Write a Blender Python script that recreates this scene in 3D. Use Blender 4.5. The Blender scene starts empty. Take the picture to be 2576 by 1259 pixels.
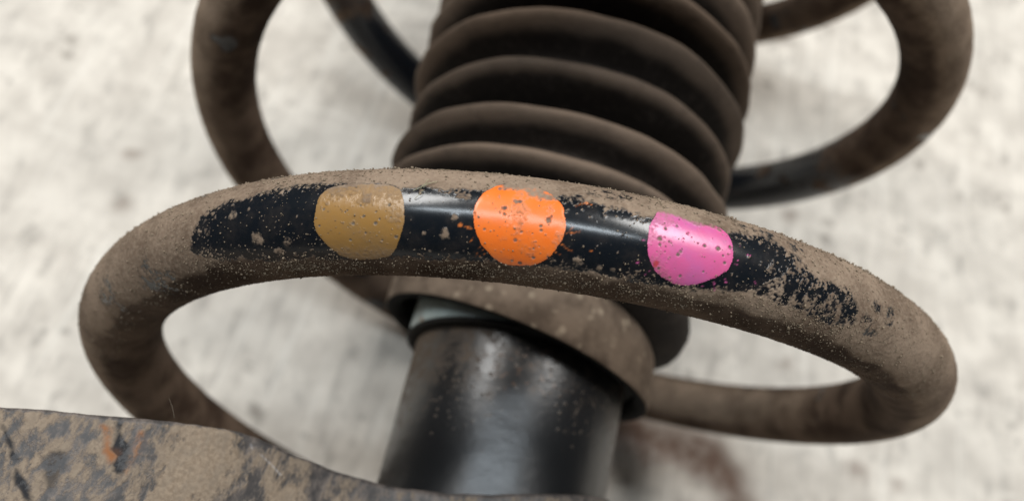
import bpy, math, random
import numpy as np

rng = np.random.default_rng(7)
random.seed(7)
sc = bpy.context.scene
col = sc.collection

# ------------------------------------------------------------------ frames
# Everything is measured in millimetres in the strut's own frame (Y along the strut, Z up and away
# from the floor) and then laid on the floor (Z = 0) in metres.
HP=[0.0762,-40.62008,149.39682,0.42462,-0.07075,0.22861,2084.11853,66.04493,55.59655,-0.04409,3.3086,3.10934]
HK=[-3.5,-2.7146,-1.9292,-1.1438,-0.3584,0.427,1.2124,1.9978,2.7832,3.5686,4.354,5.1394,5.9248,6.7102,7.4956,8.281,9.0664,9.8518,10.6372,11.4226,12.208,12.9934,13.7788,14.5642,15.3496,16.135]
HR=[-1.357,-1.195,-0.974,-0.583,0.009,0.369,0.94,1.124,0.969,0.79,0.765,0.286,-0.024,-0.042,-0.038,-0.314,-0.047,0.491,0.836,0.972,1.007,1.006,0.993,0.942,0.787,0.606]
HY=[0.152,0.243,0.327,0.388,0.454,-0.674,-1.186,-0.983,-0.151,0.338,-0.123,-0.529,0.012,1.025,2.05,2.566,1.969,0.824,-0.099,-0.635,-0.911,-1.026,-1.042,-0.972,-0.789,-0.58]
TILT = math.radians(3.15)          # the spring widens towards its far end, so the strut lies slightly raised
LIFT = 74.35
CA, SA = math.cos(TILT), math.sin(TILT)
ROOT = np.array([0.0, 0.040, 0.0])


def lay(P):
    P = np.asarray(P, float)
    x, y, z = P[..., 0], P[..., 1], P[..., 2]
    return np.stack([x, y * CA - z * SA, y * SA + z * CA + LIFT], -1) * 0.001


def rot(e):
    cx, sx = math.cos(e[0]), math.sin(e[0]); cy, sy = math.cos(e[1]), math.sin(e[1]); cz, sz = math.cos(e[2]), math.sin(e[2])
    X = np.array([[1, 0, 0], [0, cx, -sx], [0, sx, cx]]); Y = np.array([[cy, 0, sy], [0, 1, 0], [-sy, 0, cy]])
    Z = np.array([[cz, -sz, 0], [sz, cz, 0], [0, 0, 1]])
    return Z @ Y @ X


# ------------------------------------------------------------------ camera
from mathutils import Matrix, Vector
cam_d = bpy.data.cameras.new('camera'); cam = bpy.data.objects.new('camera', cam_d); col.objects.link(cam)
cam_d.sensor_fit = 'HORIZONTAL'; cam_d.sensor_width = 36.0
cam_d.lens = 36.0 * HP[6] / 2575.0
cam_d.clip_start = 0.005; cam_d.clip_end = 50
RX = np.array([[1, 0, 0], [0, CA, -SA], [0, SA, CA]])
Rm = RX @ rot(HP[3:6]); cl = lay(HP[:3])
Mx = Matrix([[*Rm[0], cl[0]], [*Rm[1], cl[1]], [*Rm[2], cl[2]], [0, 0, 0, 1]])
cam.matrix_world = Mx
cam_d.dof.use_dof = True
cam_d.dof.focus_distance = 0.0935
cam_d.dof.aperture_fstop = cam_d.lens / 1.9
sc.camera = cam

# ------------------------------------------------------------------ light: a dim workshop with one ceiling lamp panel
w = bpy.data.worlds.new('World'); sc.world = w; w.use_nodes = True
bg = w.node_tree.nodes['Background']
bg.inputs[0].default_value = (0.93, 0.97, 1.0, 1); bg.inputs[1].default_value = 0.05


def area(name, loc, target, sx, sy, power, colr):
    d = bpy.data.lights.new(name, 'AREA'); d.shape = 'RECTANGLE'; d.size = sx; d.size_y = sy; d.energy = power; d.color = colr
    o = bpy.data.objects.new(name, d); col.objects.link(o); o.location = loc
    o.rotation_euler = (Vector(target) - Vector(loc)).to_track_quat('-Z', 'Y').to_euler()
    return o


area('ceiling_panel', (-0.85, 0.50, 1.45), (0, 0.03, 0.05), 0.6, 0.45, 16.0, (1.0, 0.99, 0.965))
area('ceiling_panel', (0.72, 0.62, 1.50), (0, 0.03, 0.05), 0.65, 0.45, 19.5, (1.0, 0.985, 0.955))
area('ceiling_tube', (-0.10, -0.07, 1.60), (-0.10, -0.07, 0.0), 1.35, 0.09, 12.0, (0.84, 0.93, 1.0))

sc.view_settings.view_transform = 'Standard'; sc.view_settings.look = 'None'
sc.view_settings.exposure = 0.0; sc.view_settings.gamma = 1.0
sc.view_settings.use_curve_mapping = False

# ------------------------------------------------------------------ noise and chart helpers


def _hash(ix, iy, iz, s):
    h = (ix.astype(np.int64) * 374761393 + iy.astype(np.int64) * 668265263 + iz.astype(np.int64) * 2147483647 + s * 974711) & 0xFFFFFFFF
    h = ((h ^ (h >> 13)) * 1274126177) & 0xFFFFFFFF
    return ((h ^ (h >> 16)) & 0xFFFFFF) / float(0xFFFFFF)


def vnoise(P, s=0):
    f = np.floor(P); u = P - f; u = u * u * (3 - 2 * u); i = f.astype(np.int64)
    r = 0
    for dx in (0, 1):
        wx = u[..., 0] if dx else 1 - u[..., 0]
        for dy in (0, 1):
            wy = u[..., 1] if dy else 1 - u[..., 1]
            for dz in (0, 1):
                wz = u[..., 2] if dz else 1 - u[..., 2]
                r = r + wx * wy * wz * _hash(i[..., 0] + dx, i[..., 1] + dy, i[..., 2] + dz, s)
    return r


def fbm(P, scale, octv=4, s=0, gain=0.55):
    a, t, r = 1.0, 0.0, 0
    Q = np.asarray(P, float) / scale
    for k in range(octv):
        r = r + a * vnoise(Q, s + k * 17); t += a; a *= gain; Q = Q * 2.03 + 11.7
    return r / t


def sstep(a, b, x):
    u = np.clip((x - a) / (b - a), 0, 1); return u * u * (3 - 2 * u)


def sdist(poly, A, B):
    """signed distance (positive inside) from points to a closed outline"""
    poly = np.asarray(poly, float); d = np.full(A.shape, 1e9); ins = np.zeros(A.shape, bool)
    n = len(poly)
    for i in range(n):
        x0, y0 = poly[i]; x1, y1 = poly[(i + 1) % n]
        ex, ey = x1 - x0, y1 - y0; L = ex * ex + ey * ey + 1e-12
        u = np.clip(((A - x0) * ex + (B - y0) * ey) / L, 0, 1)
        d = np.minimum(d, np.hypot(A - x0 - u * ex, B - y0 - u * ey))
        if abs(ey) > 1e-9:
            c = (y0 > B) != (y1 > B)
            ins ^= c & (A < ex * (B - y0) / ey + x0)
    return np.where(ins, d, -d)


def smooth_poly(poly, n=3):
    p = np.asarray(poly, float)
    for _ in range(n):
        q = np.roll(p, -1, 0); p = np.stack([p * .75 + q * .25, p * .25 + q * .75], 1).reshape(-1, 2)
    return p


def spots(A, B, L, jit, soft=0.35, grow=1.0):
    """soft union of round spots [a, b, radius], outlines broken up by the noise field jit"""
    m = np.zeros(A.shape)
    for a, b, r in L:
        r = r * grow
        k = (np.abs(A - a) < 2.5 * r) & (np.abs(B - b) < 2.5 * r)
        if k.any():
            d = np.hypot(A[k] - a, B[k] - b) / r
            m[k] = np.maximum(m[k], 1 - sstep(1 - soft, 1 + soft, d + (jit[k] - .5) * 1.1))
    return m


CH={
'window':[[-37.19,-3.04],[-36.39,-2.0],[-34.9,-0.27],[-32.82,0.42],[-30.13,0.77],[-28.24,1.4],[-25.75,1.63],[-22.86,1.86],[-20.47,1.81],[-16.28,1.34],[-11.6,1.0],[-8.01,1.34],[-4.41,1.29],[-0.11,1.34],[4.79,1.69],[7.79,1.52],[11.8,1.46],[13.4,1.4],[17.61,1.29],[22.13,1.69],[25.25,2.84],[27.66,2.56],[30.08,1.75],[32.0,0.31],[33.21,-0.5],[36.13,-0.04],[38.76,-0.91],[39.97,-2.46],[39.67,-4.2],[37.24,-4.48],[34.32,-4.77],[31.19,-4.31],[28.47,-4.37],[25.95,-4.37],[23.74,-4.77],[21.53,-5.06],[19.32,-5.29],[14.8,-6.1],[8.89,-6.33],[4.79,-6.39],[0.69,-6.45],[-3.41,-6.68],[-7.61,-7.02],[-11.9,-7.14],[-18.68,-7.26],[-26.25,-7.31],[-31.32,-6.56],[-35.8,-5.87],[-37.69,-4.89]],
'tan':[[-20.07,0.71],[-20.47,-1.14],[-20.57,-2.41],[-20.57,-3.68],[-20.07,-4.66],[-19.37,-5.58],[-18.68,-6.56],[-18.18,-7.08],[-16.88,-7.49],[-15.39,-7.6],[-12.6,-7.14],[-11.7,-5.64],[-11.0,-4.02],[-10.8,-2.41],[-11.0,-0.68],[-11.4,0.48],[-12.0,1.17],[-13.79,1.58],[-16.38,1.69],[-18.58,1.58]],
'orange':[[-4.11,-1.02],[-4.01,-2.29],[-3.71,-3.45],[-3.11,-4.66],[-2.31,-5.7],[-1.21,-6.56],[-0.01,-6.91],[1.29,-6.79],[2.59,-6.33],[3.69,-5.41],[4.29,-4.43],[4.79,-3.39],[4.99,-2.23],[4.89,-0.91],[4.69,0.07],[4.29,1.11],[3.39,1.92],[2.19,2.73],[1.49,3.13],[0.79,3.54],[-0.91,3.19],[-2.11,2.38],[-3.11,1.4],[-3.71,0.48]],
'pink':[[13.7,1.98],[13.1,0.13],[13.0,-1.31],[13.2,-2.52],[13.7,-3.68],[14.6,-4.6],[15.81,-5.24],[16.81,-5.47],[17.91,-5.52],[19.12,-5.0],[20.22,-4.31],[21.33,-3.33],[22.03,-2.46],[22.23,-1.54],[22.33,-0.5],[22.13,0.31],[21.83,1.34],[21.13,2.27],[19.62,2.84],[17.71,3.48],[16.31,3.83],[14.8,3.42]],
'sp_orange':[[-1.11,-0.56,0.36],[-1.01,-1.25,0.25],[-0.11,0.36,0.33],[0.29,0.42,0.33],[3.29,-1.25,0.4],[2.59,-2.0,0.21],[2.69,-2.41,0.18],[0.79,-2.87,0.19],[0.29,-3.79,0.25],[-2.81,-3.04,0.18],[-3.41,-2.75,0.09],[0.19,-6.16,0.19],[0.99,-6.33,0.28],[2.29,-5.47,0.22],[2.19,-4.43,0.15],[2.69,-4.14,0.1],[3.69,-5.18,0.19],[0.79,-2.0,0.09],[0.49,-1.2,0.09],[2.19,0.19,0.1],[2.29,0.94,0.13],[0.29,2.5,0.13],[1.89,-2.87,0.1],[-3.91,-1.43,0.13],[-1.81,1.86,0.3],[-1.41,1.86,0.3],[3.49,-0.85,0.21],[3.19,-1.48,0.18]],
'sp_orange_dust':[[0.99,2.15,0.59],[1.59,1.81,0.67],[2.29,1.63,0.59],[2.99,1.58,0.56],[3.69,1.63,0.45],[4.19,1.58,0.45],[2.09,2.21,0.59]],
'sp_pink':[[14.3,-1.02,0.34],[14.4,-1.66,0.21],[14.8,0.25,0.21],[16.01,0.88,0.19],[16.61,-1.89,0.27],[16.41,-2.23,0.27],[15.3,-1.14,0.15],[15.51,-1.25,0.12],[19.02,-0.62,0.25],[18.31,-0.56,0.15],[20.52,-0.56,0.33],[21.83,-0.04,0.25],[21.13,-1.2,0.16],[21.43,-1.89,0.25],[19.42,-3.39,0.16],[17.21,-4.43,0.24],[16.21,-4.89,0.16],[15.0,-2.29,0.15],[13.8,1.29,0.1],[14.2,-2.46,0.09],[14.8,-4.14,0.16],[21.03,1.29,0.12],[21.83,-2.98,0.3],[13.8,0.36,0.07],[16.71,-0.39,0.07],[17.61,-0.04,0.09],[16.41,-3.79,0.07]],
'sp_pink_dust':[[17.11,2.56,0.42],[16.11,2.84,0.45],[18.11,2.5,0.33],[20.02,2.21,0.45],[20.72,1.86,0.39],[14.7,2.84,0.36]],
'sp_red':[[14.4,-3.68,0.3],[14.4,-3.91,0.21]],
'sp_tan':[[-16.19,-3.22,0.24],[-15.09,-2.41,0.19],[-13.39,-2.7,0.16],[-12.5,-1.14,0.22],[-13.79,-3.16,0.25],[-13.79,-1.89,0.15],[-14.89,-4.2,0.19],[-16.68,-5.0,0.18],[-12.2,-2.46,0.12],[-11.7,-4.54,0.24],[-19.08,-4.25,0.09],[-17.08,-1.95,0.12],[-16.88,-1.77,0.12],[-15.49,-1.25,0.15],[-13.19,-4.95,0.12],[-12.79,-1.83,0.09],[-19.47,-1.6,0.18],[-19.97,-3.39,0.15],[-16.78,-3.56,0.09],[-10.9,-2.12,0.09]],
'pale':[[-30.83,-1.25,0.56],[-27.84,-4.25,0.74],[-27.44,-4.6,0.45],[-24.06,-5.06,0.54],[-25.35,-6.04,0.51],[-25.85,-6.04,0.37],[-28.74,-0.79,0.21],[-34.7,-2.41,0.33],[-6.71,-3.91,0.59],[-5.21,0.42,0.51],[-5.61,0.36,0.36],[-5.81,-2.06,0.36],[-8.8,-3.97,0.27],[-32.92,-1.71,0.12],[-33.71,-0.56,0.21],[-15.29,-0.04,0.09],[-5.41,0.36,0.45],[-4.91,0.42,0.45],[-6.71,-3.97,0.54],[-5.81,-2.06,0.39],[6.69,-5.06,0.56],[8.99,-5.41,0.37],[10.39,-5.29,0.27],[8.49,-6.22,0.39],[10.39,-3.39,0.15],[8.59,0.31,0.18]],
'spl_orange':[[-5.21,-2.81,0.45],[-4.41,-2.98,0.24],[-4.11,-3.16,0.18],[-4.71,-2.87,0.09],[7.79,-3.73,0.21],[6.79,1.52,0.36],[6.29,1.29,0.15],[5.89,1.0,0.12],[7.29,1.4,0.12],[5.49,-1.77,0.13],[5.59,-2.12,0.16],[5.39,-2.29,0.1],[6.39,-1.95,0.18],[6.69,-1.66,0.09],[5.19,-2.29,0.15],[-4.01,-4.31,0.15],[-4.11,-4.48,0.1],[5.39,-3.79,0.07],[5.69,-3.97,0.07],[5.09,-3.68,0.09],[5.89,-4.14,0.07],[4.89,-3.56,0.1],[4.39,-4.54,0.13],[-2.61,-5.75,0.09]],
'spl_pink':[[21.03,-4.37,0.21],[21.13,-4.72,0.12],[22.13,-3.85,0.25],[21.93,-3.62,0.13],[12.6,-4.02,0.22],[12.4,-1.6,0.12],[12.7,-1.54,0.12],[21.43,-5.0,0.09],[22.84,-1.25,0.12],[23.94,-0.33,0.13],[24.24,-0.33,0.09],[23.04,0.42,0.1],[14.0,-4.89,0.09],[22.63,-1.71,0.12],[25.45,-3.1,0.12],[25.65,-3.33,0.09],[19.92,-4.95,0.12],[19.62,-4.89,0.09],[23.24,-3.39,0.09]],
'stk_orange':[[5.09,-2.35,0.1],[5.19,-2.29,0.1],[5.29,-2.23,0.1],[5.39,-2.18,0.1],[5.39,-2.06,0.1],[5.49,-1.95,0.1],[5.49,-1.89,0.1],[5.59,-1.77,0.1],[5.59,-1.66,0.1],[5.69,-1.6,0.1],[5.59,-2.29,0.09],[5.69,-2.23,0.09],[5.79,-2.18,0.09],[5.89,-2.12,0.09],[5.99,-2.06,0.09],[6.09,-2.0,0.09],[6.19,-1.95,0.09],[6.19,-1.95,0.09],[6.29,-1.89,0.09],[6.39,-1.83,0.09],[6.49,-1.77,0.09],[5.59,-1.66,0.07],[5.59,-1.6,0.07],[5.59,-1.48,0.07],[5.49,-1.37,0.07],[4.79,-3.5,0.08],[4.79,-3.56,0.08],[4.89,-3.62,0.08],[4.99,-3.62,0.08],[5.09,-3.68,0.08],[5.19,-3.73,0.08],[5.19,-3.79,0.08],[5.29,-3.85,0.08],[5.39,-3.85,0.08],[5.49,-3.91,0.08],[5.59,-3.97,0.08],[5.59,-3.97,0.08],[5.69,-4.02,0.08],[5.79,-4.08,0.08],[5.89,-4.08,0.08],[5.99,-4.14,0.08],[4.39,-4.54,0.07],[4.49,-4.54,0.07],[4.59,-4.6,0.07],[4.69,-4.6,0.07],[4.79,-4.6,0.07],[4.89,-4.66,0.07],[-3.91,-3.97,0.09],[-3.91,-4.02,0.09],[-4.01,-4.14,0.09],[-4.01,-4.25,0.09],[-4.01,-4.31,0.09],[-4.11,-4.43,0.09],[-4.11,-4.48,0.09],[-3.11,-4.72,0.05],[-3.11,-4.77,0.05],[-3.21,-4.89,0.05],[-3.21,-5.0,0.05],[-3.21,-5.12,0.05],[-3.21,-5.18,0.05],[-3.31,-5.29,0.05],[-3.31,-5.41,0.05],[-3.31,-5.52,0.05],[-3.31,-5.64,0.05],[-3.41,-5.75,0.05],[-3.41,-5.81,0.05],[-3.41,-5.93,0.05],[-3.51,-6.04,0.05],[-3.51,-6.16,0.05],[-3.51,-6.27,0.05],[-3.61,-6.39,0.05],[-2.81,-5.29,0.05],[-2.91,-5.41,0.05],[-2.91,-5.52,0.05],[-2.91,-5.64,0.05],[-3.01,-5.75,0.05],[-3.01,-5.87,0.05],[-3.11,-5.99,0.05],[-3.11,-6.04,0.05],[-3.11,-6.16,0.05],[-2.11,-5.81,0.05],[-2.11,-5.93,0.05],[-2.11,-6.1,0.05],[-2.11,-6.22,0.05],[-2.11,-6.33,0.05],[-2.21,-6.45,0.05],[-2.21,-6.56,0.05],[-2.21,-6.74,0.05],[5.69,0.82,0.09],[5.79,0.88,0.09],[5.89,1.0,0.09],[5.99,1.06,0.09],[6.09,1.11,0.09],[6.09,1.17,0.09],[6.19,1.23,0.09],[6.29,1.29,0.09],[6.39,1.34,0.09],[6.49,1.4,0.09],[6.59,1.4,0.09],[6.69,1.46,0.09],[6.79,1.52,0.09],[6.89,1.52,0.09],[6.99,1.46,0.09],[7.09,1.46,0.09],[7.19,1.4,0.09],[7.29,1.4,0.09],[6.29,1.29,0.07],[6.19,1.34,0.07],[5.39,-3.97,0.07],[5.49,-3.97,0.07],[5.59,-4.02,0.07],[-4.11,-2.98,0.06],[-4.21,-2.93,0.06],[-4.31,-2.93,0.06],[-4.41,-2.93,0.06],[-4.51,-2.87,0.06],[-4.51,-2.87,0.06],[-4.51,-2.98,0.06],[-4.51,-3.04,0.06],[-4.41,-3.16,0.06],[-4.71,-2.93,0.09],[-4.61,-2.93,0.09],[-4.51,-2.98,0.09],[-4.41,-3.04,0.09],[-4.41,-3.04,0.09],[-4.31,-3.1,0.09],[-4.21,-3.1,0.09],[-4.11,-3.16,0.09],[-4.01,-3.16,0.09],[-3.91,-3.16,0.09],[-3.91,-4.14,0.06],[-4.01,-4.25,0.06],[-4.01,-4.37,0.06],[-4.11,-4.43,0.06],[-3.01,-4.77,0.05],[-3.01,-4.83,0.05],[-3.11,-4.95,0.05],[-3.11,-5.06,0.05],[-3.11,-5.18,0.05],[-3.21,-5.24,0.05],[-3.21,-5.35,0.05],[-3.21,-5.47,0.05],[-3.31,-5.58,0.05],[-3.31,-5.64,0.05],[-3.31,-5.75,0.05],[-3.41,-5.87,0.05],[-3.41,-5.99,0.05],[-3.41,-6.1,0.05],[-3.51,-6.22,0.05],[-3.51,-6.27,0.05],[-3.61,-6.45,0.05],[-3.51,-5.12,0.05],[-3.51,-5.24,0.05],[-3.61,-5.29,0.05],[-3.61,-5.41,0.05],[-3.71,-5.52,0.05],[-3.71,-5.64,0.05]],
'stk_pink':[[14.1,-4.6,0.05],[14.0,-4.66,0.05],[14.0,-4.72,0.05],[13.9,-4.83,0.05],[13.9,-4.89,0.05],[13.8,-5.0,0.05],[13.8,-5.06,0.05],[13.7,-5.12,0.05],[13.7,-5.24,0.05],[20.93,-4.2,0.07],[20.93,-4.25,0.07],[21.03,-4.37,0.07],[21.03,-4.48,0.07],[21.13,-4.6,0.07],[21.13,-4.72,0.07],[21.23,-4.83,0.07],[21.23,-4.89,0.07],[21.33,-5.0,0.07],[21.33,-5.12,0.07],[21.43,-5.24,0.07],[21.53,-5.35,0.07],[19.92,-4.77,0.05],[19.92,-4.89,0.05],[20.02,-5.0,0.05],[12.4,-1.66,0.06],[12.5,-1.6,0.06],[12.5,-1.6,0.06],[12.6,-1.54,0.06],[12.7,-1.54,0.06],[12.8,-1.54,0.06],[25.05,-2.75,0.06],[25.15,-2.87,0.06],[25.25,-2.93,0.06],[25.25,-2.98,0.06],[25.35,-3.1,0.06],[25.45,-3.16,0.06],[25.55,-3.22,0.06],[25.65,-3.33,0.06],[12.6,-3.97,0.05],[12.6,-4.08,0.05],[12.6,-4.25,0.05],[22.03,-3.62,0.06],[22.13,-3.68,0.06],[22.13,-3.79,0.06],[22.23,-3.85,0.06],[22.84,-1.71,0.05],[22.94,-1.66,0.05],[22.94,-1.54,0.05],[12.4,-5.64,0.05],[12.3,-5.7,0.05],[12.3,-5.81,0.05],[12.3,-5.93,0.05],[23.34,-3.97,0.05],[23.44,-4.08,0.05],[23.54,-4.14,0.05],[23.54,-4.25,0.05]],
'thin':[[-57.41,-5.24,1.2],[-59.38,-5.52,0.9],[-45.63,-6.85,1.6],[-47.91,-6.85,1.2],[-43.05,-6.85,1.0],[-57.9,-7.49,0.8],[45.43,-0.96,0.9],[42.8,-3.56,0.8],[47.86,-2.46,0.7],[41.59,-2.93,0.6],[43.0,-0.5,0.7],[-38.28,4.58,0.8],[9.09,4.23,1.0],[10.39,4.35,0.8],[7.39,3.94,0.7],[-27.94,5.33,0.6],[24.54,3.65,0.8],[27.16,3.77,0.9],[30.58,3.19,0.7],[5.79,2.9,0.8]]}
BROWN_TRACK = [[31.3, 21.5], [42.2, 20.8], [50.7, 20.1], [59.1, 18.9], [65.0, 15.4], [67.7, 10.3], [69.0, 6.2]]
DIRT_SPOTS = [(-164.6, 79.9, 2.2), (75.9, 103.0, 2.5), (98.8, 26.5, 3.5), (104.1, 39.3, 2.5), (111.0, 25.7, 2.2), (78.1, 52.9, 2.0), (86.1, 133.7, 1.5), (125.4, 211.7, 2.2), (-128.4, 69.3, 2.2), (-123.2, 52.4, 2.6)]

# ------------------------------------------------------------------ mesh helpers


def mesh_object(name, V, F, mat, parent=None, attrs=None, smooth=True):
    """V in strut millimetres"""
    P = lay(V).reshape(-1, 3) - ROOT
    me = bpy.data.meshes.new(name)
    F = np.asarray(F)
    me.vertices.add(len(P)); me.vertices.foreach_set('co', P.astype(np.float32).ravel())
    k = F.shape[1]
    me.loops.add(F.size); me.loops.foreach_set('vertex_index', F.astype(np.int32).ravel())
    me.polygons.add(len(F)); me.polygons.foreach_set('loop_start', np.arange(0, F.size, k, dtype=np.int32))
    me.polygons.foreach_set('loop_total', np.full(len(F), k, np.int32))
    me.update(calc_edges=True); me.validate()
    if smooth: me.polygons.foreach_set('use_smooth', np.ones(len(me.polygons), bool))
    for an, val in (attrs or {}).items():
        at = me.attributes.new(an, 'FLOAT', 'POINT'); at.data.foreach_set('value', np.asarray(val, np.float32).ravel())
    me.materials.append(mat)
    o = bpy.data.objects.new(name, me); col.objects.link(o)
    if parent is not None: o.parent = parent
    return o


def grid_faces(nu, nv, wrap_v=False, wrap_u=False):
    iu = np.arange(nu if wrap_u else nu - 1); iv = np.arange(nv if wrap_v else nv - 1)
    I, J = np.meshgrid(iu, iv, indexing='ij'); I2 = (I + 1) % nu; J2 = (J + 1) % nv
    return np.stack([I * nv + J, I2 * nv + J, I2 * nv + J2, I * nv + J2], -1).reshape(-1, 4)


AX0 = np.array([1.816, 0, 4.513]); AXD = np.array([-0.0074, 1, 0.0345])


def lathe(name, prof, mat, parent, seg=160, slope=0.0, attrs_fn=None, wob=0.0, closed=True, slope_z=0.0, off=(0, 0)):
    """turn (radius, y) about the strut axis; slope tips the rings sideways"""
    prof = np.asarray(prof, float); th = np.linspace(0, 2 * math.pi, seg, endpoint=False)
    r = prof[:, 0][:, None]; y = prof[:, 1][:, None]
    x = r * np.sin(th); z = r * np.cos(th); yy = y - (slope(y) if callable(slope) else slope) * x - slope_z * z
    P = AX0 + yy[..., None] * AXD + np.stack([x + off[0], 0 * x, z + off[1]], -1)
    if wob:
        n = fbm(P, 14, 3, 5) - .5
        dirn = np.stack([np.sin(th) + 0 * r, 0 * x, np.cos(th) + 0 * r], -1); P = P + dirn * (n * wob)[..., None]
        P[..., 1] += (fbm(P, 22, 2, 9) - .5) * wob
    F = grid_faces(len(prof), seg, wrap_v=True, wrap_u=closed)
    return mesh_object(name, P, F, mat, parent, attrs_fn(P) if attrs_fn else None)


def round_profile(pts, rad, n=5):
    """round off the corners of an open polyline"""
    pts = [np.array(p, float) for p in pts]; out = [pts[0]]
    for i in range(1, len(pts) - 1):
        a, b, c = pts[i - 1], pts[i], pts[i + 1]
        ra = min(rad, .45 * np.linalg.norm(a - b)); rc = min(rad, .45 * np.linalg.norm(c - b))
        p0 = b + (a - b) / np.linalg.norm(a - b) * ra; p2 = b + (c - b) / np.linalg.norm(c - b) * rc
        for k in range(n + 1):
            u = k / n; out.append((1 - u) ** 2 * p0 + 2 * u * (1 - u) * b + u * u * p2)
    out.append(pts[-1]); return out


def tube(name, pts, rad, mat, parent, seg=6):
    pts = np.asarray(pts, float); n = len(pts); T = np.gradient(pts, axis=0); T /= np.linalg.norm(T, axis=1, keepdims=True)
    up = np.array([.3, .5, .81]); N = np.cross(T, up); N /= np.linalg.norm(N, axis=1, keepdims=True); B = np.cross(T, N)
    th = np.linspace(0, 2 * math.pi, seg, endpoint=False)
    r = np.linspace(rad, rad * .5, n)[:, None, None]
    V = pts[:, None] + r * (np.cos(th)[None, :, None] * N[:, None] + np.sin(th)[None, :, None] * B[:, None])
    return mesh_object(name, V, grid_faces(n, seg, wrap_v=True), mat, parent)


# ------------------------------------------------------------------ materials


class NT:
    def __init__(s, name):
        s.m = bpy.data.materials.new(name); s.m.use_nodes = True; s.t = s.m.node_tree; s.n = s.t.nodes; s.l = s.t.links
        s.b = s.n['Principled BSDF']
        s.co = s.n.new('ShaderNodeTexCoord').outputs['Object']

    def set(s, sock, v):
        if isinstance(v, (int, float)): sock.default_value = v
        elif isinstance(v, tuple): sock.default_value = (*v, 1) if len(v) == 3 and sock.type == 'RGBA' else v
        else: s.l.new(v, sock)

    def noise(s, scale, detail=4, rough=.55, vec=None, dist=0.0):
        n = s.n.new('ShaderNodeTexNoise'); n.inputs['Scale'].default_value = scale; n.inputs['Detail'].default_value = detail
        n.inputs['Roughness'].default_value = rough; n.inputs['Distortion'].default_value = dist
        s.l.new(vec or s.co, n.inputs['Vector']); return n.outputs['Fac']

    def voro(s, scale, vec=None, feat='F1'):
        n = s.n.new('ShaderNodeTexVoronoi'); n.feature = feat; n.inputs['Scale'].default_value = scale; s.l.new(vec or s.co, n.inputs['Vector'])
        return n.outputs['Distance']

    def mapv(s, scale=(1, 1, 1), rot=(0, 0, 0)):
        n = s.n.new('ShaderNodeMapping'); n.inputs['Scale'].default_value = scale; n.inputs['Rotation'].default_value = rot
        s.l.new(s.co, n.inputs['Vector']); return n.outputs['Vector']

    def ramp(s, f, a, b, x=0.0, y=1.0):
        n = s.n.new('ShaderNodeMapRange'); n.interpolation_type = 'SMOOTHSTEP'; n.clamp = True
        s.set(n.inputs['Value'], f)
        for k, v in (('From Min', a), ('From Max', b), ('To Min', x), ('To Max', y)): n.inputs[k].default_value = v
        return n.outputs['Result']

    def math(s, op, a, b=0.0):
        n = s.n.new('ShaderNodeMath'); n.operation = op; s.set(n.inputs[0], a); s.set(n.inputs[1], b); return n.outputs[0]

    def mix(s, f, a, b):
        n = s.n.new('ShaderNodeMix'); n.data_type = 'RGBA'; s.set(n.inputs['Factor'], f); s.set(n.inputs['A'], a); s.set(n.inputs['B'], b)
        return n.outputs['Result']

    def attr(s, name):
        n = s.n.new('ShaderNodeAttribute'); n.attribute_name = name; return n.outputs['Fac']

    def bump(s, h, strength, dist=0.0002):
        n = s.n.new('ShaderNodeBump'); n.inputs['Strength'].default_value = strength; n.inputs['Distance'].default_value = dist
        s.l.new(h, n.inputs['Height']); s.l.new(n.outputs['Normal'], s.b.inputs['Normal'])

    def out(s, colr, rough, spec=None, metal=None, coat=None):
        s.set(s.b.inputs['Base Color'], colr); s.set(s.b.inputs['Roughness'], rough)
        if spec is not None: s.set(s.b.inputs['Specular IOR Level'], spec)
        if metal is not None: s.set(s.b.inputs['Metallic'], metal)
        return s.m


BLACK = (0.0055, 0.0075, 0.0105)
DUST_A = (0.135, 0.093, 0.065); DUST_B = (0.268, 0.196, 0.142)


def dust_colour(k, fine=900):
    n1 = k.noise(130, 5, .6); n2 = k.noise(fine * 2.2, 3, .6)
    c = k.mix(k.ramp(n1, .34, .66), DUST_A, DUST_B)
    return k.mix(k.ramp(n2, .35, .75, 0, .55), c, (0.32, 0.247, 0.182)), n2


def spring_material():
    k = NT('dusty_black_spring_paint')
    dc, n2 = dust_colour(k)
    d = k.attr('dust')
    fine = k.noise(2600, 2, .5)
    de = k.ramp(k.math('ADD', d, k.math('MULTIPLY', k.math('SUBTRACT', fine, .5), 1.1)), .18, .78)
    veil = k.ramp(k.noise(420, 4, .65), .40, .75, 0.0, .06)
    de = k.math('MAXIMUM', de, veil)
    film = k.mix(k.ramp(k.noise(95, 5, .65), .36, .66), (0.045, 0.028, 0.019), (0.130, 0.090, 0.064))
    thk = k.ramp(k.math('ADD', k.attr('thick'), k.math('MULTIPLY', k.math('SUBTRACT', k.noise(150, 6, .68), .5), 1.5)), .12, .92)
    c = k.mix(de, BLACK, k.mix(thk, film, dc))
    c = k.mix(k.attr('orange'), c, (0.52, 0.15, 0.035)); c = k.mix(k.attr('pink'), c, (0.50, 0.10, 0.26))
    k.bump(k.math('MULTIPLY', k.noise(2000, 4, .6), de), .5, .0002)
    return k.out(c, k.ramp(de, 0, .8, .20, .95), k.ramp(de, 0, .8, .5, .12))


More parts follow.
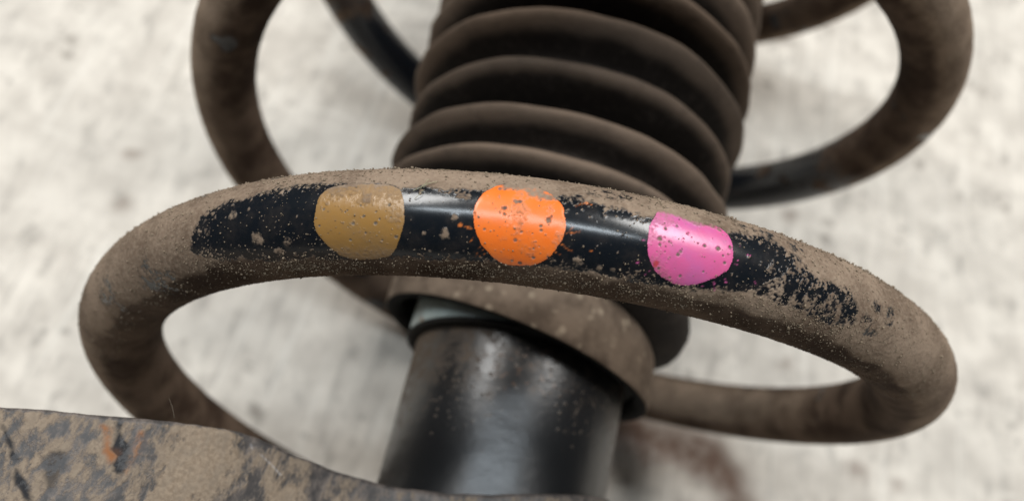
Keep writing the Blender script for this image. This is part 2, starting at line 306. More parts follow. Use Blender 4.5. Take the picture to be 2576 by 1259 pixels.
def daub_material(name, base, alt, chipc):
    k = NT(name)
    dc, n2 = dust_colour(k)
    c = k.mix(k.ramp(k.noise(260, 3), .4, .65, 0, .6), base, alt)
    c = k.mix(k.ramp(k.noise(700, 4, .7), .5, .8, 0, .35), c, tuple(.55 * x + .06 for x in base))
    ch = k.attr('chip'); c = k.mix(ch, c, k.mix(k.ramp(k.noise(2500, 2), .4, .6), chipc, (0.17, 0.14, 0.105)))
    c = k.mix(k.attr('stain'), c, (0.45, 0.03, 0.02))
    d = k.attr('dust'); fine = k.noise(2400, 3, .6)
    de = k.ramp(k.math('ADD', d, k.math('MULTIPLY', k.math('SUBTRACT', fine, .5), .7)), .2, .8)
    c = k.mix(de, c, dc)
    k.bump(k.math('ADD', k.math('MULTIPLY', ch, -.5), k.math('ADD', k.math('MULTIPLY', k.noise(600, 2), .25), k.math('MULTIPLY', fine, de))), .55, .0002)
    return k.out(c, k.ramp(k.math('MAXIMUM', de, ch), 0, .7, .30, .92), k.ramp(de, 0, .7, .6, .12))


def rubber_material():
    k = NT('dusty_rubber')
    n1 = k.noise(90, 5, .6); n2 = k.noise(700, 3, .6)
    d = k.attr('dust')
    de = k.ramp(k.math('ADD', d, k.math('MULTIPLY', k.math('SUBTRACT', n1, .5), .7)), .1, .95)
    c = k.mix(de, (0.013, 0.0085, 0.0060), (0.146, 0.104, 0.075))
    c = k.mix(k.ramp(n2, .5, .8, 0, .12), c, (0.16, 0.122, 0.092))
    c = k.mix(k.ramp(k.noise(260, 5, .7), .52, .72, 0, .45), c, (0.045, 0.034, 0.027))
    k.bump(n2, .4, .0003)
    return k.out(c, .82, .25)


def cuff_material():
    k = NT('dust_caked_cuff')
    n1 = k.noise(160, 5, .6); v = k.voro(420)
    c = k.mix(k.ramp(n1, .35, .65), (0.070, 0.050, 0.036), (0.145, 0.107, 0.078))
    c = k.mix(k.math('MULTIPLY', k.ramp(v, .40, .14, 0, .7), k.ramp(k.noise(330, 2), .42, .66)), c, (0.28, 0.222, 0.162))
    c = k.mix(k.attr('inside'), c, (0.006, 0.006, 0.006))  # inner shadow and dark lip of the cuff painted near-black
    k.bump(k.math('ADD', k.noise(800, 3), k.math('MULTIPLY', v, -.6)), .5, .0003)
    return k.out(c, .93, .15)


def tube_material():
    k = NT('black_tube_paint')
    n1 = k.noise(380, 6, .72); v = k.voro(760); n3 = k.noise(900, 2)
    d = k.attr('dust')
    speck = k.ramp(k.math('ADD', v, k.math('MULTIPLY', k.math('SUBTRACT', k.noise(1500, 3, .7), .5), .5)), .30, .04, 0, .55)
    g = k.ramp(k.math('ADD', d, k.math('MULTIPLY', k.math('SUBTRACT', n1, .5), 1.5)), .18, 1.0, 0.01, .80)
    sp = k.math('MULTIPLY', speck, k.ramp(k.math('ADD', d, k.math('MULTIPLY', k.noise(120, 3), .7)), .36, .62))
    de = k.math('MAXIMUM', g, sp)
    c = k.mix(de, (0.009, 0.0095, 0.0105), (0.15, 0.112, 0.082))
    c = k.mix(k.math('MULTIPLY', k.attr('rust'), k.ramp(n3, .55, .7, 0, .7)), c, (0.15, 0.075, 0.035))
    k.bump(k.math('ADD', k.math('ADD', k.noise(240, 3), k.math('MULTIPLY', k.noise(45, 2), 1.5)), k.math('MULTIPLY', sp, .8)), .22, .0004)
    return k.out(c, k.ramp(de, 0, .8, .31, .9), k.ramp(de, 0, .8, .6, .15))


def zinc_material():
    k = NT('zinc_plate')
    c = k.mix(k.ramp(k.noise(160, 4), .4, .7), (0.40, 0.475, 0.46), (0.28, 0.31, 0.29))
    c = k.mix(k.ramp(k.noise(420, 3), .60, .72), c, (0.22, 0.14, 0.085))
    return k.out(c, .5, .5, .1)


def bracket_material():
    k = NT('muddy_bracket_paint')
    st = k.mapv((1, .55, 1), (0, 0, .35))
    n1 = k.noise(120, 6, .68, st, .6); n2 = k.noise(620, 5, .7, st); n3 = k.noise(1900, 3, .6)
    mud = k.attr('mud')
    f = k.math('ADD', k.math('ADD', k.math('MULTIPLY', n1, .65), k.math('MULTIPLY', n2, .5)), k.math('MULTIPLY', k.math('SUBTRACT', mud, .5), .55))
    de = k.ramp(f, .49, .60)
    slate = k.mix(k.ramp(n2, .35, .65), (0.045, 0.041, 0.040), (0.140, 0.115, 0.100))
    mudc = k.mix(k.ramp(n3, .3, .7), (0.205, 0.155, 0.112), (0.295, 0.230, 0.168))
    mudc = k.mix(k.ramp(n2, .4, .7, 0, .6), mudc, (0.20, 0.165, 0.13))
    c = k.mix(de, slate, mudc)
    c = k.mix(k.attr('dark'), c, (0.026, 0.026, 0.028))
    c = k.mix(k.math('MULTIPLY', k.attr('rust'), k.ramp(n2, .38, .6, .1, 1)), c, (0.25, 0.105, 0.045))
    c = k.mix(k.math('MULTIPLY', k.attr('scratch'), .35), c, (0.60, 0.60, 0.62))
    k.bump(k.math('ADD', k.math('MULTIPLY', de, .8), k.math('MULTIPLY', n3, .4)), .5, .00025)
    return k.out(c, k.ramp(de, 0, 1, .50, .93), k.ramp(de, 0, 1, .4, .12))


def floor_material():
    k = NT('scuffed_pale_floor')
    s1 = k.mapv((1, .45, 1), (0, 0, -.25)); s2 = k.mapv((1, .12, 1), (0, 0, .62)); s3 = k.mapv((.14, 1, 1), (0, 0, .12))
    a = k.noise(75, 5, .62); b = k.noise(210, 5, .62, s1); c2 = k.noise(230, 4, .6, s2); c3 = k.noise(260, 4, .6, s3); big = k.noise(11, 3)
    c = k.mix(k.ramp(a, .32, .68), (0.535, 0.487, 0.426), (0.725, 0.668, 0.588))
    c = k.mix(k.math('MULTIPLY', k.ramp(b, .48, .70, 0, .80), k.ramp(k.noise(60, 3), .38, .60, .2, 1)), c, (0.315, 0.286, 0.252))
    c = k.mix(k.math('MULTIPLY', k.ramp(c2, .55, .72, 0, .55), k.ramp(k.noise(35, 2), .42, .6)), c, (0.38, 0.348, 0.30))
    c = k.mix(k.math('MULTIPLY', k.ramp(c3, .56, .74, 0, .45), k.ramp(k.noise(28, 2), .42, .6)), c, (0.44, 0.405, 0.355))
    c = k.mix(k.ramp(c3, .42, .27, 0, .55), c, (0.765, 0.715, 0.635))
    sp = k.voro(95); c = k.mix(k.math('MULTIPLY', k.ramp(k.math('ADD', sp, k.math('MULTIPLY', k.math('SUBTRACT', k.noise(300, 3, .7), .5), .6)), .30, .05, 0, .7), k.ramp(k.noise(40, 2), .50, .66)), c, (0.21, 0.18, 0.15))
    sp2 = k.voro(210); c = k.mix(k.math('MULTIPLY', k.ramp(k.math('ADD', sp2, k.math('MULTIPLY', k.math('SUBTRACT', k.noise(500, 3, .7), .5), .6)), .32, .06, 0, .7), k.ramp(k.noise(50, 2), .50, .66)), c, (0.25, 0.225, 0.195))
    c = k.mix(k.ramp(big, .45, .7, 0, .30), c, (0.50, 0.462, 0.41))
    c = k.mix(k.math('MULTIPLY', k.attr('brown_mask'), k.ramp(k.noise(240, 5, .7), .22, .62, .62, 1.0)), c, (0.125, 0.070, 0.045))
    for rz, sc_ in ((.55, 330), (-.5, 290), (.05, 260)):
        ln = k.noise(sc_, 2, .5, k.mapv((1, .035, 1), (0, 0, rz)))
        c = k.mix(k.math('MULTIPLY', k.ramp(ln, .62, .72, 0, .35), k.ramp(k.noise(22 + 9 * rz, 2), .45, .6)), c, (0.36, 0.33, 0.295))
        c = k.mix(k.ramp(ln, .36, .28, 0, .4), c, (0.79, 0.745, 0.67))
    k.bump(k.math('ADD', b, k.noise(500, 3)), .25, .0004)
    return k.out(c, .62, .3)


def plain(name, c, rough=.9):
    k = NT(name); return k.out(k.mix(k.ramp(k.noise(1500, 2), .35, .65), tuple(.75 * x for x in c), c), rough, .2)


# ------------------------------------------------------------------ the floor
S = 2.5
gx = np.r_[-S, -.5, np.arange(-.14, .30, .002), .6, S]; gy = np.r_[-S, -.5, np.arange(-.14, .30, .002), .7, S]
GX, GY = np.meshgrid(gx, gy, indexing='ij')
# brown colour in a curved track on the floor beside the tube
TRK = np.array(BROWN_TRACK) * .001
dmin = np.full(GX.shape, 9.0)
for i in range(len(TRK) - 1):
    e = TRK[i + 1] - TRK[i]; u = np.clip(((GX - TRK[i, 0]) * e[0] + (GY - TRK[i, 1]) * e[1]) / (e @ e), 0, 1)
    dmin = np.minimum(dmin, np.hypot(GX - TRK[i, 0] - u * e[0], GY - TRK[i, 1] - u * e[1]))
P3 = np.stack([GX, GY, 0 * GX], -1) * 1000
brown_mask = sstep(.0105, .0020, dmin + (fbm(P3, 6, 4, 91) - .5) * .008)
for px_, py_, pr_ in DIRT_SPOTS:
    brown_mask = np.maximum(brown_mask, .5 * sstep(1.4, .5, np.hypot(GX * 1000 - px_, GY * 1000 - py_) / pr_ + (fbm(P3, 3, 3, 92) - .5) * 1.2))
me = bpy.data.meshes.new('floor')
me.from_pydata(np.stack([GX, GY, 0 * GX], -1).reshape(-1, 3).tolist(), [], grid_faces(len(gx), len(gy)).tolist())
at = me.attributes.new('brown_mask', 'FLOAT', 'POINT'); at.data.foreach_set('value', brown_mask.astype(np.float32).ravel())
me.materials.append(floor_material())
floor = bpy.data.objects.new('floor', me); col.objects.link(floor); floor['kind'] = 'structure'

# ------------------------------------------------------------------ the strut
strut = bpy.data.objects.new('suspension_strut', None); col.objects.link(strut); strut.location = ROOT.tolist()
strut.empty_display_size = .02
strut['label'] = 'dusty black car suspension strut with coil spring and rubber boot lying on pale floor'
strut['category'] = 'suspension strut'

# ---- coil spring
HKa = np.array(HK)


def knots(t, v):
    v = np.asarray(v, float); m = np.gradient(v, HKa); n = len(HKa)
    i = np.clip(np.searchsorted(HKa, t) - 1, 0, n - 2); h = HKa[i + 1] - HKa[i]; u = np.clip((t - HKa[i]) / h, 0, 1)
    return (2*u**3-3*u*u+1)*v[i] + (u**3-2*u*u+u)*h*m[i] + (-2*u**3+3*u*u)*v[i+1] + (u**3-u*u)*h*m[i+1]


def centre(t):
    R = HP[7] + HP[10] * (t / 6.28) + knots(t, HR); y = HP[8] * t / (2 * math.pi) + HP[11] * (t / 6.28) ** 2 + knots(t, HY)
    return np.stack([R * np.sin(t + HP[9]), y, R * np.cos(t + HP[9])], -1)


def frame(t):
    e = 1e-3; T = centre(t + e) - centre(t - e); T /= np.linalg.norm(T, axis=-1, keepdims=True)
    N = np.stack([np.sin(t + HP[9]), 0 * t, np.cos(t + HP[9])], -1)
    N -= (N * T).sum(-1, keepdims=True) * T; N /= np.linalg.norm(N, axis=-1, keepdims=True)
    return T, N, np.cross(N, T)


WR = 6.0                                            # wire radius
tf = np.linspace(-3.5, 16.6, 20001); cf = centre(tf)
sf = np.r_[0, np.cumsum(np.linalg.norm(np.diff(cf, axis=0), axis=1))]; sf -= np.interp(0, tf, sf)
S0, S1 = -88.0, 78.0                                # the near arc, in focus: fine rows
srow = np.r_[np.arange(sf[0], S0, 1.6), np.arange(S0, S1, .15), np.arange(S1, sf[-1], 1.6)]
trow = np.interp(srow, sf, tf)
# columns are closer together on the side that faces outwards
vv = np.r_[np.linspace(-2.2, 2.2, 170, endpoint=False), np.linspace(2.2, 2 * math.pi - 2.2, 50, endpoint=False)]
T_, N_, B_ = frame(trow); cw = centre(trow)
NR = np.cos(vv)[None, :, None] * N_[:, None] + np.sin(vv)[None, :, None] * B_[:, None]
PW = cw[:, None] + WR * NR
vs = np.where(vv > math.pi, vv - 2 * math.pi, vv)
Ach = np.broadcast_to(srow[:, None], PW.shape[:2]); Bch = np.broadcast_to((WR * vs)[None], PW.shape[:2])

WIN = smooth_poly(CH['window'], 2)
DA = {k: smooth_poly(CH[k], 3) for k in ('tan', 'orange', 'pink')}


def wire_fields(A, B, P, front):
    """dust cover and paint splashes on the wire; A,B chart millimetres, P points"""
    n_c = fbm(P, 2.6, 6, 1, .62); n_f = fbm(P, .55, 3, 2); n_v = fbm(P, 9, 3, 3)
    dust = np.clip(.86 + (n_c - .5) * .55 + (n_f - .5) * .35, 0, 1)
    # worn stretches where the paint shows through
    dust = np.where(front, dust, np.clip(dust - .95 * sstep(.70, .80, n_v), 0, 1))
    org = np.zeros(A.shape); pnk = np.zeros(A.shape); daub = np.full(A.shape, -9.0); win = np.full(A.shape, -9.0)
    k = (A > -64) & (A < 46) & (np.abs(B) < 11)
    if k.any():
        a, b = A[k], B[k]
        w = sdist(WIN, a, b); win[k] = w
        w2 = w + (n_c[k] - .5) * 2.4 + (n_f[k] - .5) * .9
        right = np.maximum(sstep(22, 30, a), .55 * sstep(-29, -37, a))                       # ragged, half-dusted at the right-hand end
        clean = sstep(-.45, .65, w2)
        spk = fbm(P[k], .30, 2, 21)
        edge = 1 - sstep(0, 2.2, w2)
        specks = sstep(.78 - .24 * edge - .10 * right, .86 - .16 * edge - .06 * right, spk) * .8
        broken = sstep(.44, .66, fbm(P[k], .9, 5, 31, .72)) * right * .75
        haze = .10 * edge
        d = np.maximum(dust[k] * (1 - clean), np.maximum(np.maximum(specks, broken), haze))
        ps = spots(a, b, CH['pale'], n_f[k], .45)
        d = np.maximum(d, ps * np.clip(.45 + (n_f[k] - .4) * 1.6, 0, .9))
        th = spots(a, b, CH['thin'], n_c[k], .8, 1.45)
        d = d * (1 - .9 * th * sstep(.38, .62, fbm(P[k], .7, 4, 33, .7)))
        org[k] = np.maximum(spots(a, b, CH['spl_orange'], n_f[k], .3, .45), .5 * spots(a, b, CH['stk_orange'], n_f[k], .6, .62))
        pnk[k] = np.maximum(spots(a, b, CH['spl_pink'], n_f[k], .3, .5), .5 * spots(a, b, CH['stk_pink'], n_f[k], .6, .62))
        dd = np.max([sdist(DA[q], a, b) for q in DA], axis=0); daub[k] = dd
        d = d * (1 - sstep(-.05, .25, dd))
        dust[k] = d
    return dust, org, pnk, daub, win


front = (Ach > S0) & (Ach < S1)
dust, org, pnk, daub, win = wire_fields(Ach, Bch, PW, front)
# bare black stretches on the two far arcs beside the boot
tb = np.broadcast_to(trow[:, None], dust.shape); vb = np.broadcast_to(vv[None], dust.shape)
dark = np.maximum(np.exp(-((tb - 8.62) / .42) ** 2), np.exp(-((tb - 10.25) / .36) ** 2))
dust = np.clip(dust - 1.5 * dark * sstep(.35, .6, fbm(PW, 6, 3, 44) + .12), 0, 1)
clump = fbm(PW, .9, 4, 51); lump2 = fbm(PW, .35, 2, 52)
disp = dust * (.03 + .06 * sstep(.40, .8, clump) + .07 * sstep(.55, .85, lump2))
PWd = PW + NR * disp[..., None]
for e_ in (0, -1):                                  # close the sawn ends of the wire
    PWd[e_] = cw[e_] + (PWd[e_] - cw[e_]) * .02
PWd[0] += cw[1] - cw[0]; PWd[-1] += cw[-2] - cw[-1]
low = np.interp(Ach, [-75, -50, -36, -10, 30, 48, 66], [-9.0, -8.3, -6.8, -6.6, -6.8, -7.6, -8.6])
thick = sstep(low - .9, low + 1.3, Bch + (fbm(PW, 2.5, 3, 47) - .5) * 2.2) * sstep(12.5, 9, Bch) * sstep(-86, -60, Ach) * sstep(82, 58, Ach)
side = 1.1 * sstep(1.3, .3, np.abs(vb - math.pi)) * np.exp(-((tb - 2.35) / .55) ** 2)
thick = np.maximum(thick, side)
outer = sstep(1.9, 1.1, np.abs(np.broadcast_to(vs[None], dust.shape))) * (1 - sstep(-88, -60, Ach) * sstep(84, 58, Ach))
thick = np.maximum(thick, .95 * outer)  # outer sides of the other coils paler: their lit side painted as dust
F = grid_faces(len(srow), len(vv), wrap_v=True)
M_spring = spring_material()
spring = mesh_object('coil_spring', PWd, F, M_spring, strut, dict(dust=dust, orange=org, pink=pnk, thick=thick))

# ---- the three paint daubs: a thin skin of paint on the wire
DM = {
    'tan': daub_material('tan_paint', (0.300, 0.160, 0.044), (0.265, 0.155, 0.060), (0.060, 0.056, 0.062)),
    'orange': daub_material('orange_paint', (0.85, 0.172, 0.020), (0.80, 0.200, 0.036), (0.075, 0.060, 0.055)),
    'pink': daub_material('pink_paint', (0.63, 0.105, 0.275), (0.50, 0.130, 0.350), (0.085, 0.080, 0.052)),
}


def daub_mesh(key, label):
    poly = DA[key]; h = .07
    a0, b0 = poly.min(0) - .4; a1, b1 = poly.max(0) + .4
    ga = np.arange(a0, a1, h); gb = np.arange(b0, b1, h); A, B = np.meshgrid(ga, gb, indexing='ij')
    t = np.interp(ga, sf, tf); _, N, Bn = frame(t); c = centre(t)
    nr = np.cos(B / WR)[..., None] * N[:, None] + np.sin(B / WR)[..., None] * Bn[:, None]
    P = c[:, None] + WR * nr
    jag = fbm(P, 1.0, 4, 61) - .5; fine = fbm(P, .5, 3, 62)
    sd = sdist(poly, A, B) + jag * .4
    thick = .014 + .026 * sstep(0, .35, sd) + .012 * (fbm(P, 2, 2, 63) - .5)
    chip = spots(A, B, CH['sp_' + key], fbm(P, .3, 3, 60, .7), .4, .74) * np.clip(.35 + 1.1 * fbm(P, .22, 2, 59), 0, .95)
    tiny = sstep(.90, .92, fbm(P, .33, 2, 64)) * .8; chip = np.maximum(chip, tiny)
    w = sdist(WIN, A, B) + (fbm(P, 2.0, 4, 65) - .5) * 1.6
    dust = (1 - sstep(-1.6, .1, w)) * .95
    top_b = dict(tan=1.0, orange=3.0, pink=3.4)[key]
    dust = np.maximum(dust, sstep(-.9, .9, B - top_b + (fbm(P, 1.6, 4, 69) - .5) * 2.2))
    if key == 'tan': dust = np.maximum(dust, sstep(-3.2, 1.6, B + (fbm(P, 1.2, 4, 58) - .5) * 2.5) * .55); dust = np.maximum(dust, sstep(-4.8, -6.6, B + (fbm(P, 1.0, 4, 57) - .5) * 1.5) * .42); dust = np.maximum(dust, .10 + .5 * sstep(.52, .72, fbm(P, 2.4, 4, 66)) * sstep(-4.5, -.5, B))
    else: dust = np.maximum(dust, spots(A, B, CH['sp_' + key + '_dust'], fbm(P, .8, 3, 67), .8) * .72)
    dust = np.maximum(dust, sstep(.74, .80, fbm(P, .4, 2, 68)) * .5)
    dust = np.maximum(dust, .30 * sstep(.46, .66, fbm(P, 3.0, 4, 56)) + .10)
    stain = spots(A, B, CH['sp_red'], fine, .4) * .8 if key == 'pink' else np.zeros(A.shape)
    thick = thick - .012 * chip + .05 * dust * fine
    P = P + nr * np.maximum(thick, .010)[..., None]
    F = grid_faces(*A.shape); keep = (sd.ravel()[F] > 0).all(1); F = F[keep]
    used = np.unique(F); remap = np.full(A.size, -1); remap[used] = np.arange(len(used))
    o = mesh_object('paint_mark', P.reshape(-1, 3)[used], remap[F], DM[key], spring,
                    dict(chip=chip.ravel()[used], dust=dust.ravel()[used], stain=stain.ravel()[used]))
    o['label'] = label
    return o


daub_mesh('tan', 'tan paint daub dulled by dust')
daub_mesh('orange', 'bright orange paint daub with chips')
daub_mesh('pink', 'pink paint daub with dark specks')

# ---- loose grains of dirt lying on the wire (too many to count)
OCT = np.array([(1, 0, 0), (-1, 0, 0), (0, 1, 0), (0, -1, 0), (0, 0, 1), (0, 0, -1)], float)
OF = np.array([(0, 2, 4), (2, 1, 4), (1, 3, 4), (3, 0, 4), (2, 0, 5), (1, 2, 5), (3, 1, 5), (0, 3, 5)])


def grains(name, C, nrm, size, mat, parent):
    n = len(C); jit = rng.uniform(.55, 1.35, (n, 6, 1)); rr = rng.normal(size=(n, 3, 3)); Q, _ = np.linalg.qr(rr)
    V = (OCT[None] * jit) @ Q * size[:, None, None] + (C + nrm * size[:, None] * .35)[:, None]
    F = (OF[None] + 6 * np.arange(n)[:, None, None]).reshape(-1, 3)
    o = mesh_object(name, V, F, mat, parent, smooth=False); o['kind'] = 'stuff'; return o


NG = 90000
ga = rng.uniform(-80, 66, NG); gb = rng.uniform(-11.5, 11.5, NG)
tt = np.interp(ga, sf, tf); _, gN, gB = frame(tt); gn = np.cos(gb / WR)[:, None] * gN + np.sin(gb / WR)[:, None] * gB
gp = centre(tt) + WR * gn
gw = sdist(WIN, ga, gb)
patch = fbm(gp, 5, 3, 71)
dens = np.where(gw > 0, .045 + .22 * np.exp(-gw / .7), np.where(gb < -3, .62 * np.exp(-((gw + 1.0) / 1.5) ** 2) + .10, .16))
dens = dens * (.35 + 1.3 * sstep(.35, .7, patch))
gd = np.max([sdist(DA[q], ga, gb) for q in DA], axis=0)
dens = np.where(gd > .1, .02, dens)
keep = rng.random(NG) < dens
gs = np.clip(rng.lognormal(math.log(.062), .45, NG), .025, .22)
M_grain = plain('dirt_grain', (0.27, 0.21, 0.148))
grains('dirt_grains', gp[keep] + gn[keep] * .05, gn[keep], gs[keep], M_grain, spring)
# crumbs standing up along the top edge of the near arc
NC = 1500
ca = rng.uniform(-62, 60, NC); cb = rng.normal(5.2, 1.6, NC)
tt = np.interp(ca, sf, tf); _, gN, gB = frame(tt); gn = np.cos(cb / WR)[:, None] * gN + np.sin(cb / WR)[:, None] * gB
gp = centre(tt) + WR * gn; pk = fbm(gp, 4, 3, 72); kk = rng.random(NC) < sstep(.4, .7, pk)
grains('dirt_crumbs', gp[kk] + gn[kk] * .1, gn[kk], np.clip(rng.lognormal(math.log(.085), .45, kk.sum()), .04, .26), plain('dirt_crumb', (0.25, 0.195, 0.14)), spring)

# ---- rubber boot
crest = [19.0, 27.6, 35.8, 45.6, 55.4, 65.0, 74.6, 84.2, 93.8, 103.4, 113, 122.6, 132.2, 141.8, 151.4, 161, 170.6]
rad = [28.8, 32.8, 33.2, 32.3, 33.6] + [33.8] * 12
prof = [(20.0, 13.0), (22.5, 13.4), (25.0, 14.2), (27.0, 15.2), (28.2, 16.6), (28.7, 17.8)]
for i, (yc, rc) in enumerate(zip(crest, rad)):
    nxt = crest[i + 1] if i + 1 < len(crest) else yc + 9
    rn = rad[i + 1] if i + 1 < len(rad) else rc
    g = min(rc, rn) - ([7.5, 5.8, 11.5, 6.0, 10.0, 6.5][i] if i < 6 else 7.5)
    for u in np.linspace(0, 1, 25)[:-1]:
        s = math.cos(math.pi * u) ; s = (abs(s) ** .75) * (1 if s > 0 else -1)
        e = rc if u < .5 else rn
        prof.append((g + (e - g) * abs(math.cos(math.pi * u)) ** 1.5, yc + (nxt - yc) * u))
prof += [(24, 179), (18, 180)]
inner = [(17.5, 160), (17.5, 14)]


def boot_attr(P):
    # fold shading put into the dust: pale lit crests, dark shaded grooves
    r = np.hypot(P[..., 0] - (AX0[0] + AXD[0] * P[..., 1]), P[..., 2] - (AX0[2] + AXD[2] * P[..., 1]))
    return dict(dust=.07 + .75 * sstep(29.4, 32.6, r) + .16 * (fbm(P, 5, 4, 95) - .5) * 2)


M_rubber = rubber_material()
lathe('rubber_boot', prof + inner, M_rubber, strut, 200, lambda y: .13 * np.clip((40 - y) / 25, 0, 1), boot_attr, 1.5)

# ---- boot cuff: wide dusty collar, hanging askew over the top of the tube
cp = round_profile([(21.0, 17.3), (23.4, 16.6), (24.9, 13.2), (25.2, 5.2), (24.9, 4.2), (23.2, 4.3), (22.3, 5.5), (22.0, 13.5), (20.5, 14.5)], .8)


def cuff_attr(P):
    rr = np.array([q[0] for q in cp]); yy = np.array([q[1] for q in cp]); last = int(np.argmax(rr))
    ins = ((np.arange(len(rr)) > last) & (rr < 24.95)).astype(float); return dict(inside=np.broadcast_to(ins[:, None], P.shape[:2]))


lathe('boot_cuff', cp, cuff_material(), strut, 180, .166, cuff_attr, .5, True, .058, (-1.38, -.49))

# ---- tube with its zinc cap ring
M_tube = tube_material()


def tube_attr(P):
    x = P[..., 0] - AX0[0]; y = P[..., 1]
    return dict(dust=np.clip(.56 * sstep(-20, 4, y) * (.45 + .55 * sstep(8, -14, x)) + .25 * sstep(13, 19, np.abs(x)), 0, 1),
                rust=np.exp(-((x - 1) / 5) ** 2 - ((y + 3) / 3.0) ** 2))


ys = np.linspace(3.3, -95, 60)
tb_ = lathe('damper_tube', [(15, 10), (18.6, 9)] + [(19.15, y) for y in ys] + [(15, -95)], M_tube, strut, 160, 0, tube_attr)
lathe('cap_ring', round_profile([(18.4, 11.0), (20.9, 10.8), (20.9, 4.1), (18.6, 4.0)], .3), zinc_material(), strut, 140)
lathe('cap_lip', round_profile([(18.9, 4.05), (21.0, 4.0), (21.2, 3.6), (21.0, 3.2), (18.9, 3.1)], .25), plain('black_lip', (0.012, 0.011, 0.010), .7), strut, 140)

# ---- bracket: sheet steel flange that rolls over onto a sleeve round the tube
bp = np.array([(-120, 50), (-90, 50), (-70, 49.5), (-52, 48), (-42, 45.5), (-34, 41), (-27, 35.5), (-20, 30.5), (-13, 27.2), (-6, 26.4), (1.8, 26.6),
               (9, 25.4), (15.2, 22.0), (20.2, 16.5), (23.2, 9.5), (23.8, 2), (22.6, -5), (19, -11.5), (13, -16), (5, -18.3), (-3, -17.8), (-10, -14.8), (-16, -9)], float)
be_x = [-120, -60.2, -57.4, -52.9, -46.7, -42.4, -38.1, -33.7, -32, -29.1, -24.9, -20.5, -16, -11.4, -7.1, -3.1, 1.3, 9, 15, 20, 24]
be_y = [-36, -30.1, -29.7, -28.8, -27.65, -26.7, -25.7, -24.7, -24.5, -24.4, -24.9, -25.1, -25.0, -24.8, -24.2, -23.6, -22.6, -20.5, -18.8, -17.4, -17]
bs = np.r_[0, np.cumsum(np.linalg.norm(np.diff(bp, axis=0), axis=1))]
bu = np.arange(0, bs[-1], .3); br = np.stack([np.interp(bu, bs, bp[:, 0]), np.interp(bu, bs, bp[:, 1])], 1)
kr = np.exp(-np.linspace(-2.5, 2.5, 31) ** 2); kr /= kr.sum()
br = np.stack([np.convolve(np.pad(br[:, i], 15, mode='edge'), kr, 'valid') for i in (0, 1)], 1)
top_y = np.where(bu < np.interp(0, [0, 1], [bs[15], bs[15]]), np.interp(br[:, 0], be_x, be_y), -17.0)
tg = np.gradient(br, axis=0); tg /= np.linalg.norm(tg, axis=1, keepdims=True); nrm = np.stack([-tg[:, 1], tg[:, 0]], 1)   # outward
TH = 3.2
dl = np.r_[np.arange(0, 22, .22), np.linspace(22, 70, 20)]
rows = []
edge_n = (fbm(np.stack([br[:, 0], 0 * br[:, 0], br[:, 1]], 1), 2.2, 4, 81) - .5) * .35


def brk(off, d):
    q = br + nrm * off; return np.stack([q[:, 0], top_y + edge_n - d, q[:, 1]], 1)


cols = [brk(-TH, 70.0), brk(-TH, 1.2), brk(-TH, .5), brk(-TH + .35, .12), brk(-TH * .5, 0), brk(-.45, .08), brk(-.12, .28)] + [brk(0, .7 + d) for d in dl]
PB = np.stack(cols, 1)
PB[:, 7:-1, 2] += ((fbm(PB[:, 7:-1], 4, 4, 82) - .5) * .35)
X, Y = PB[..., 0], PB[..., 1]
jit = fbm(PB, 1.2, 4, 83); j2 = (jit - .5) * 1.3


def blotch(poly, soft=.25): return sstep(-soft, soft, sdist(poly, X, Y) + j2)


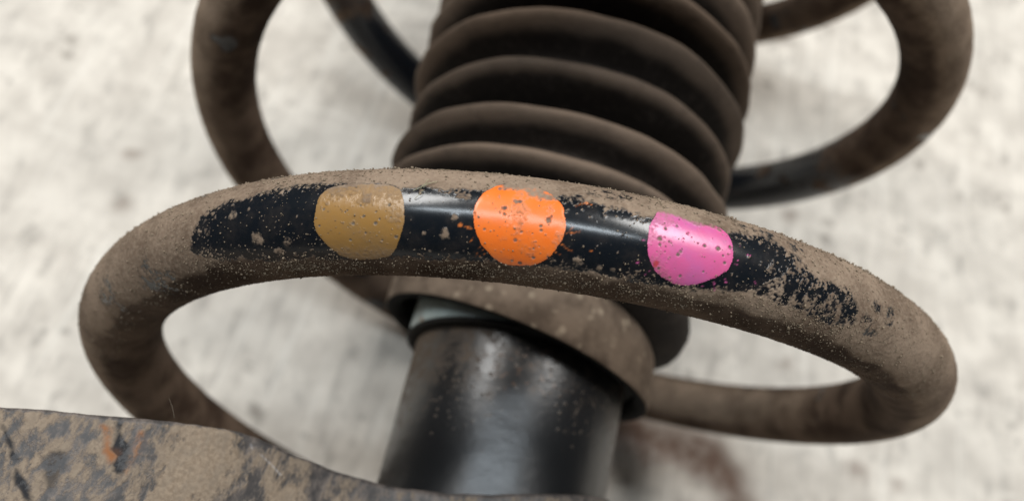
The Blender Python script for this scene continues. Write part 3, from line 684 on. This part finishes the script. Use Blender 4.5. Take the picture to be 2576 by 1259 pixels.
darkm = np.max([blotch([[-56.3, -32], [-55.9, -31.8], [-54.6, -32.6], [-53.8, -33.6], [-52.9, -35], [-52.7, -35.8], [-53.2, -35.7], [-54.6, -34]]),
                blotch([[-52.9, -36], [-52.5, -35.8], [-51, -36.9], [-49.8, -38.4], [-49.6, -38.9], [-50.2, -39], [-51.9, -37.4]]),
                blotch([[-44.6, -28], [-44.2, -27.8], [-43.2, -29.6], [-42.4, -30.2], [-41.8, -31.8], [-41.8, -33], [-42.4, -33.6], [-43.2, -32.8], [-42.8, -31.6], [-44, -31.1], [-44.2, -29.7]]),
                .75 * blotch([[-50, -33.5], [-49.2, -32.6], [-47.9, -33.3], [-47.5, -34.6], [-48.2, -35.6], [-48.4, -37.2], [-49.4, -36], [-50, -34.6]], .5)], axis=0)
rustm = np.max([blotch([[-45.9, -28.9], [-44.9, -29.0], [-44.5, -30.2], [-44.4, -31], [-43.6, -31.1], [-42.8, -31.2], [-43.2, -31.9], [-43.7, -32.6], [-44.4, -31.8], [-44.9, -30.9]], .5),
                blotch([[-41.9, -28.1], [-41.2, -28.4], [-41.0, -30.5], [-41.2, -31.8], [-41.6, -33.2], [-42.0, -32.6], [-41.8, -31]], .4) * .75], axis=0)
rustm = rustm * (1 - .8 * darkm)
scr = np.maximum(sstep(.10, .03, np.abs(-sdist([[-29, -26.4], [-27.4, -27.2], [-26, -28.1], [-27.4, -27.25]], X, Y))) * .9,
                 sstep(.12, .03, np.abs(sdist([[-30.5, -25.6], [-30.1, -26.0], [-30.3, -25.8]], X, Y))))
mud = .52 + .10 * sstep(-46, -56, X) - .16 * sstep(-34, -27, X) + .25 * (fbm(PB, 7, 3, 85) - .5) - .35 * sstep(.7, -.2, top_y[:, None] - Y)
FB = grid_faces(*PB.shape[:2], wrap_v=True)
M_br = bracket_material()
bracket = mesh_object('mounting_bracket', PB, FB, M_br, strut, dict(mud=mud, dark=darkm, rust=rustm, scratch=scr))

# ---- lint
M_lint = plain('lint', (0.42, 0.40, 0.26))


def on_wire(a, b, h):
    t = np.interp(a, sf, tf); _, N, Bn = frame(t); n = np.cos(b / WR)[:, None] * N + np.sin(b / WR)[:, None] * Bn
    return centre(t) + (WR + h)[:, None] * n


def fibre(a0, b0, a1, b1, bend, lift=.25):
    u = np.linspace(0, 1, 12); return tube('lint_fibre', on_wire(a0 + (a1 - a0) * u + bend * np.sin(math.pi * u), b0 + (b1 - b0) * u, .1 + lift * np.sin(math.pi * u)), .035, M_lint, spring)


fibre(-10.3, .6, -8.0, 2.2, .25); fibre(-9.6, .9, -8.2, 1.9, -.3); fibre(-9.3, 1.1, -8.9, 2.3, .1, .5); fibre(-10.0, -.4, -9.3, .8, .2)
u = np.linspace(0, 1, 12)
tube('lint_fibre', np.stack([-38.9 - .5 * u - .7 * u * u, -25.6 + 2.0 * u, 44.5 + 1.8 * u - .8 * u * u], 1), .022, plain('pale_lint', (.26, .22, .17)), bracket)
